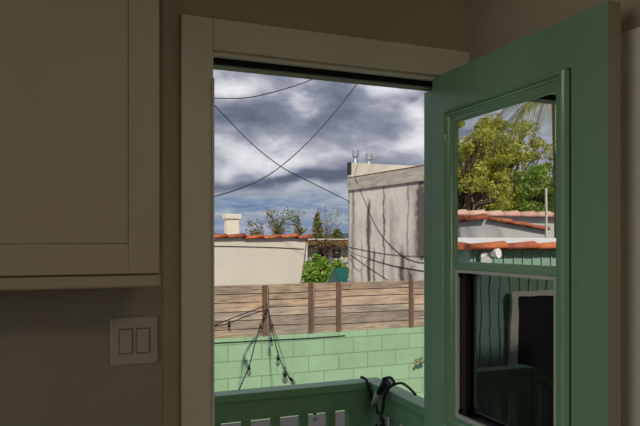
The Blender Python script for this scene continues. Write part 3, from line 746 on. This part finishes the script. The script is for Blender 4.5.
# grey building beyond, low gable tile edge
NY = 9.5
n0 = pm(440, 240, NY); n1 = pm(575, 240, NY)
nb_ = thing('grey_building', (n0.x-2, NY, GZ), 'long pale grey building with sloping orange tile edges on the left', 'building')
za, zm, zb2 = pm(456, 222, NY).z, pm(487, 219, NY).z, pm(556, 233, NY).z
xm = pm(487, 220, NY).x; xe = pm(562, 220, NY).x
bm = bmesh.new(); mprism(bm, [(n0.x, GZ), (n0.x, za), (xm, zm), (xe, zb2), (xe, GZ)][::-1], NY, NY+1.8); mesh_obj('wall', bm, 'stucco2', nb_)
bm = bmesh.new(); tiles_along(bm, (n0.x, NY, za-.02), (xm, NY, zm-.02), .10, .45); tiles_along(bm, (xm, NY, zm-.02), (xe, NY, zb2-.02), .075, .45)
mesh_obj('tile_coping', bm, 'tile', nb_)
NY2 = 12.5
m0, m1 = pm(445, 216, NY2), pm(575, 216, NY2)
tb = thing('terrace_house', (m0.x-3, NY2, GZ), 'low long house with pale pink ridge tiles in front of the trees', 'house')
boxes('wall', [((m1.x, NY2, GZ), (m0.x, NY2+1.2, pm(500, 216, NY2).z))], 'stucco2', tb)
bm = bmesh.new(); tiles_along(bm, (m0.x, NY2, m0.z), (m1.x, NY2, m0.z), .14, .5); mesh_obj('ridge_tiles', bm, 'tilepale', tb)
pl = pm(546, 200, 8.6)
po = wire('utility_pole', [(pl.x, pl.y, GZ), (pl.x, pl.y, pm(544, 188, 8.6).z)], .022, 'slim pale pole standing before the trees on the left', 'pole', mat='parapet')
# trees
def rtree(px, py_top, Y, cr, mat, label, seed, nb, nl, s, name='broadleaf_tree'):
    b = pm(px, 230, Y); zt_ = pm(px, py_top, Y).z
    tree(name, (b.x, Y, GZ), zt_-GZ, cr, label, mat, seed, nb, nl, s, 'tree', 'trees beyond the houses on the left', .16)
rtree(468, 106, 15.6, (1.5, 1.5, 2.5), 'leaf_yellow', 'yellow green tree standing furthest right of the reflected row', 21, 75, 190, .062)
rtree(504, 104, 19, (2.1, 1.7, 2.7), 'leaf_yellow', 'widest yellow green tree in the middle of the reflected row', 22, 95, 210, .070)
rtree(540, 154, 16, (1.7, 1.4, 1.8), 'leaf_green', 'lower darker green tree beside the pale pole', 23, 66, 180, .062)
rtree(452, 150, 23, (1.6, 1.4, 2.2), 'leaf_green', 'dark green tree partly behind the yellow green ones', 24, 36, 120, .08)
rtree(560, 150, 23, (1.5, 1.4, 2.0), 'leaf_green', 'green tree behind the palm', 25, 36, 120, .08)
# palm
pc = pm(556, 96, 8.0)
pt = thing('palm_tree', (pc.x, pc.y, GZ), 'slender palm with drooping fronds at the far left of the yard', 'palm')
bm = bmesh.new(); mtube(bm, [(pc.x, pc.y, GZ), (pc.x-.08, pc.y, 1.5), (pc.x, pc.y, pc.z)], .11, 10, r1=.07); mesh_obj('trunk', bm, 'bark', pt)
rnd = random.Random(31)
for k in range(13):
    az = 2*math.pi*k/13+rnd.uniform(-.15, .15); el = rnd.uniform(.1, 1.0); L = rnd.uniform(1.0, 1.35)
    d = Vector((math.cos(az), math.sin(az), 0)); pts = []
    for i in range(15):
        t = i/14; pts.append(pc+d*(L*t*(.5+.5*math.cos(el*.6)))+Vector((0, 0, L*(math.sin(el)*t-1.0*t*t))))
    bm = bmesh.new(); mtube(bm, pts, .014, 5, False, r1=.004)
    for i in range(1, 14):
        for sgn in (-1, 1):
            for jj in (0, .5):
                p = pts[i]+(pts[i+1]-pts[i])*jj; tg = (pts[i+1]-pts[i]).normalized(); s = tg.cross(Vector((0, 0, 1))).normalized()*sgn
                ll = .42*(1-abs(i/14-.45)*1.1); e = p+(s*.55+tg*.55+Vector((0, 0, -.55))).normalized()*ll
                w_ = tg*.014
                bm.faces.new([bm.verts.new(q) for q in (p-w_, p+w_, e+w_*.2, e-w_*.2)])
    mesh_obj('frond', bm, 'palm', pt)

# ================================================================= WORLD
w = bpy.data.worlds.new('World'); S.world = w; w.use_nodes = True; nt = w.node_tree; nt.nodes.clear()
def mth(op, a, b=None, c=None, clamp=False):
    n = N(nt, 'ShaderNodeMath', operation=op); n.use_clamp = clamp
    for i, v in enumerate((a, b, c)):
        if v is None: continue
        if isinstance(v, (int, float)): n.inputs[i].default_value = v
        else: nt.links.new(v, n.inputs[i])
    return n.outputs[0]
tc = N(nt, 'ShaderNodeTexCoord'); sp = N(nt, 'ShaderNodeSeparateXYZ'); nt.links.new(tc.outputs['Generated'], sp.inputs[0])
dx, dy, dz = sp.outputs
el = mth('ARCSINE', dz); az = mth('ARCTAN2', dx, dy)
# flattened cloud-layer coordinates
inv = mth('DIVIDE', 1, mth('ADD', mth('MAXIMUM', dz, 0), .10))
cv = N(nt, 'ShaderNodeCombineXYZ'); nt.links.new(mth('MULTIPLY', dx, inv), cv.inputs[0]); nt.links.new(mth('MULTIPLY', dy, inv), cv.inputs[1]); cv.inputs[2].default_value = 3.1
def wn(scale, det, rough, vec, off=0, dist=0):
    n = N(nt, 'ShaderNodeTexNoise'); n.inputs['Scale'].default_value = scale; n.inputs['Detail'].default_value = det; n.inputs['Roughness'].default_value = rough
    n.inputs['Distortion'].default_value = dist
    if off:
        mp = N(nt, 'ShaderNodeMapping'); mp.inputs['Location'].default_value = (off, off*.7, off*.3); nt.links.new(vec, mp.inputs[0]); vec = mp.outputs[0]
    nt.links.new(vec, n.inputs['Vector']); return n.outputs['Fac']
dirv = N(nt, 'ShaderNodeMapping'); dirv.inputs['Scale'].default_value = (1, 1, 2.0); nt.links.new(tc.outputs['Generated'], dirv.inputs[0])
n1 = wn(7.0, 8, .55, dirv.outputs[0], 2.3, .3)       # billows
n2 = wn(1.5, 7, .6, cv.outputs[0], 5.1, .2)           # layer
wob1 = wn(5, 4, .55, dirv.outputs[0], 9); wob2 = wn(5, 4, .55, dirv.outputs[0], 17)
azw = mth('ADD', az, mth('MULTIPLY', mth('SUBTRACT', wob1, .5), .20)); elw = mth('ADD', el, mth('MULTIPLY', mth('SUBTRACT', wob2, .5), .10))
def azel(px, py):
    d = ray(px, py).normalized(); return math.atan2(d.x, d.y), math.asin(d.z)
# light (+) and dark (-) cloud masses, placed by direction
blobs = [(225, 80, 34, 13, .55), (262, 86, 26, 12, .38), (300, 104, 12, 16, .30), (385, 82, 26, 10, .55), (412, 120, 16, 16, .50), (405, 145, 36, 10, .30),
         (235, 156, 34, 12, .30), (285, 160, 34, 11, .34), (335, 156, 30, 9, .22), (330, 122, 46, 18, -.55), (240, 122, 44, 16, -.42), (345, 92, 26, 12, -.38),
         (408, 104, 9, 6, -.35), (300, 181, 60, 6, -.75), (345, 178, 26, 8, -.4), (230, 180, 20, 6, -.3), (262, 100, 12, 10, -.12)]
tot = None
for px, py, sx, sy, a in blobs:
    A, E = azel(px, py); d1 = mth('DIVIDE', mth('SUBTRACT', azw, A), sx/FPX*.93); d2 = mth('DIVIDE', mth('SUBTRACT', elw, E), sy/FPX)
    g = mth('MULTIPLY', mth('POWER', 2.71828, mth('MULTIPLY', mth('ADD', mth('MULTIPLY', d1, d1), mth('MULTIPLY', d2, d2)), -1)), a)
    tot = g if tot is None else mth('ADD', tot, g)
n3 = wn(20, 6, .6, dirv.outputs[0], 6.6, .4)
v = mth('ADD', mth('ADD', mth('MULTIPLY', tot, .95), mth('ADD', mth('MULTIPLY', mth('SUBTRACT', n1, .5), 1.5), mth('MULTIPLY', mth('SUBTRACT', n3, .5), .7))), .50)
cr = ramp(nt, [(.0, (.115, .135, .195)), (.25, (.185, .21, .285)), (.48, (.31, .33, .405)), (.70, (.53, .545, .60)), (1, (.80, .80, .83))], v)
# low striated part with blue gaps
sv = N(nt, 'ShaderNodeCombineXYZ'); nt.links.new(mth('MULTIPLY', azw, 9), sv.inputs[0]); nt.links.new(mth('MULTIPLY', el, 42), sv.inputs[1])
st = wn(1.0, 7, .62, sv.outputs[0], 4.4, .25)
lowc = ramp(nt, [(.30, (.12, .19, .31)), (.42, (.20, .28, .42)), (.50, (.31, .36, .45)), (.66, (.52, .54, .60))], st)
E1 = azel(300, 186)[1]; E0 = azel(300, 197)[1]
mr = N(nt, 'ShaderNodeMapRange'); mr.inputs[1].default_value = E0; mr.inputs[2].default_value = E1; nt.links.new(mth('ADD', el, mth('MULTIPLY', mth('SUBTRACT', wob2, .5), .03)), mr.inputs[0])
sky = mix(nt, lowc.outputs[0], cr.outputs[0], mr.outputs[0])
# haze at the horizon
E2 = azel(300, 238)[1]; E3 = azel(300, 214)[1]
mh = N(nt, 'ShaderNodeMapRange'); mh.inputs[1].default_value = E3; mh.inputs[2].default_value = E2; mh.inputs[4].default_value = .6; nt.links.new(el, mh.inputs[0])
sky = mix(nt, sky, (.13, .22, .38), mh.outputs[0])
bg = N(nt, 'ShaderNodeBackground'); bg.inputs['Strength'].default_value = 1.0; nt.links.new(sky, bg.inputs[0])
wo = N(nt, 'ShaderNodeOutputWorld'); nt.links.new(bg.outputs[0], wo.inputs[0])

sl = bpy.data.lights.new('sun', 'SUN'); sl.energy = 3.3; sl.angle = R(2.0); sl.color = (1, .93, .82)
so = bpy.data.objects.new('sun', sl); COL.objects.link(so)
sd = Vector((.50, .80, -.78)).normalized()
so.rotation_euler = sd.to_track_quat('-Z', 'Y').to_euler(); so.location = (-4, -6, 9)

# ================================================================= CAMERA
cam = bpy.data.cameras.new('camera'); co = bpy.data.objects.new('camera', cam); COL.objects.link(co)
co.location = EYE; co.rotation_euler = (R(90), 0, -PSI)
cam.sensor_width = 36; cam.sensor_fit = 'HORIZONTAL'; cam.lens = FPX/640*36; cam.shift_y = (HY-213)/640; cam.clip_start = .05; cam.clip_end = 1000
S.camera = co
S.view_settings.view_transform = 'Standard'; S.view_settings.look = 'None'; S.view_settings.gamma = 1; S.view_settings.exposure = 0; S.view_settings.use_curve_mapping = False
S.cycles.max_bounces = 10; S.cycles.diffuse_bounces = 5; S.cycles.transparent_max_bounces = 12; S.cycles.use_denoising = True
S.cycles.sample_clamp_indirect = 4
for o in list(bpy.data.objects):
    for k in ('_org', '_local'):
        if k in o: del o[k]
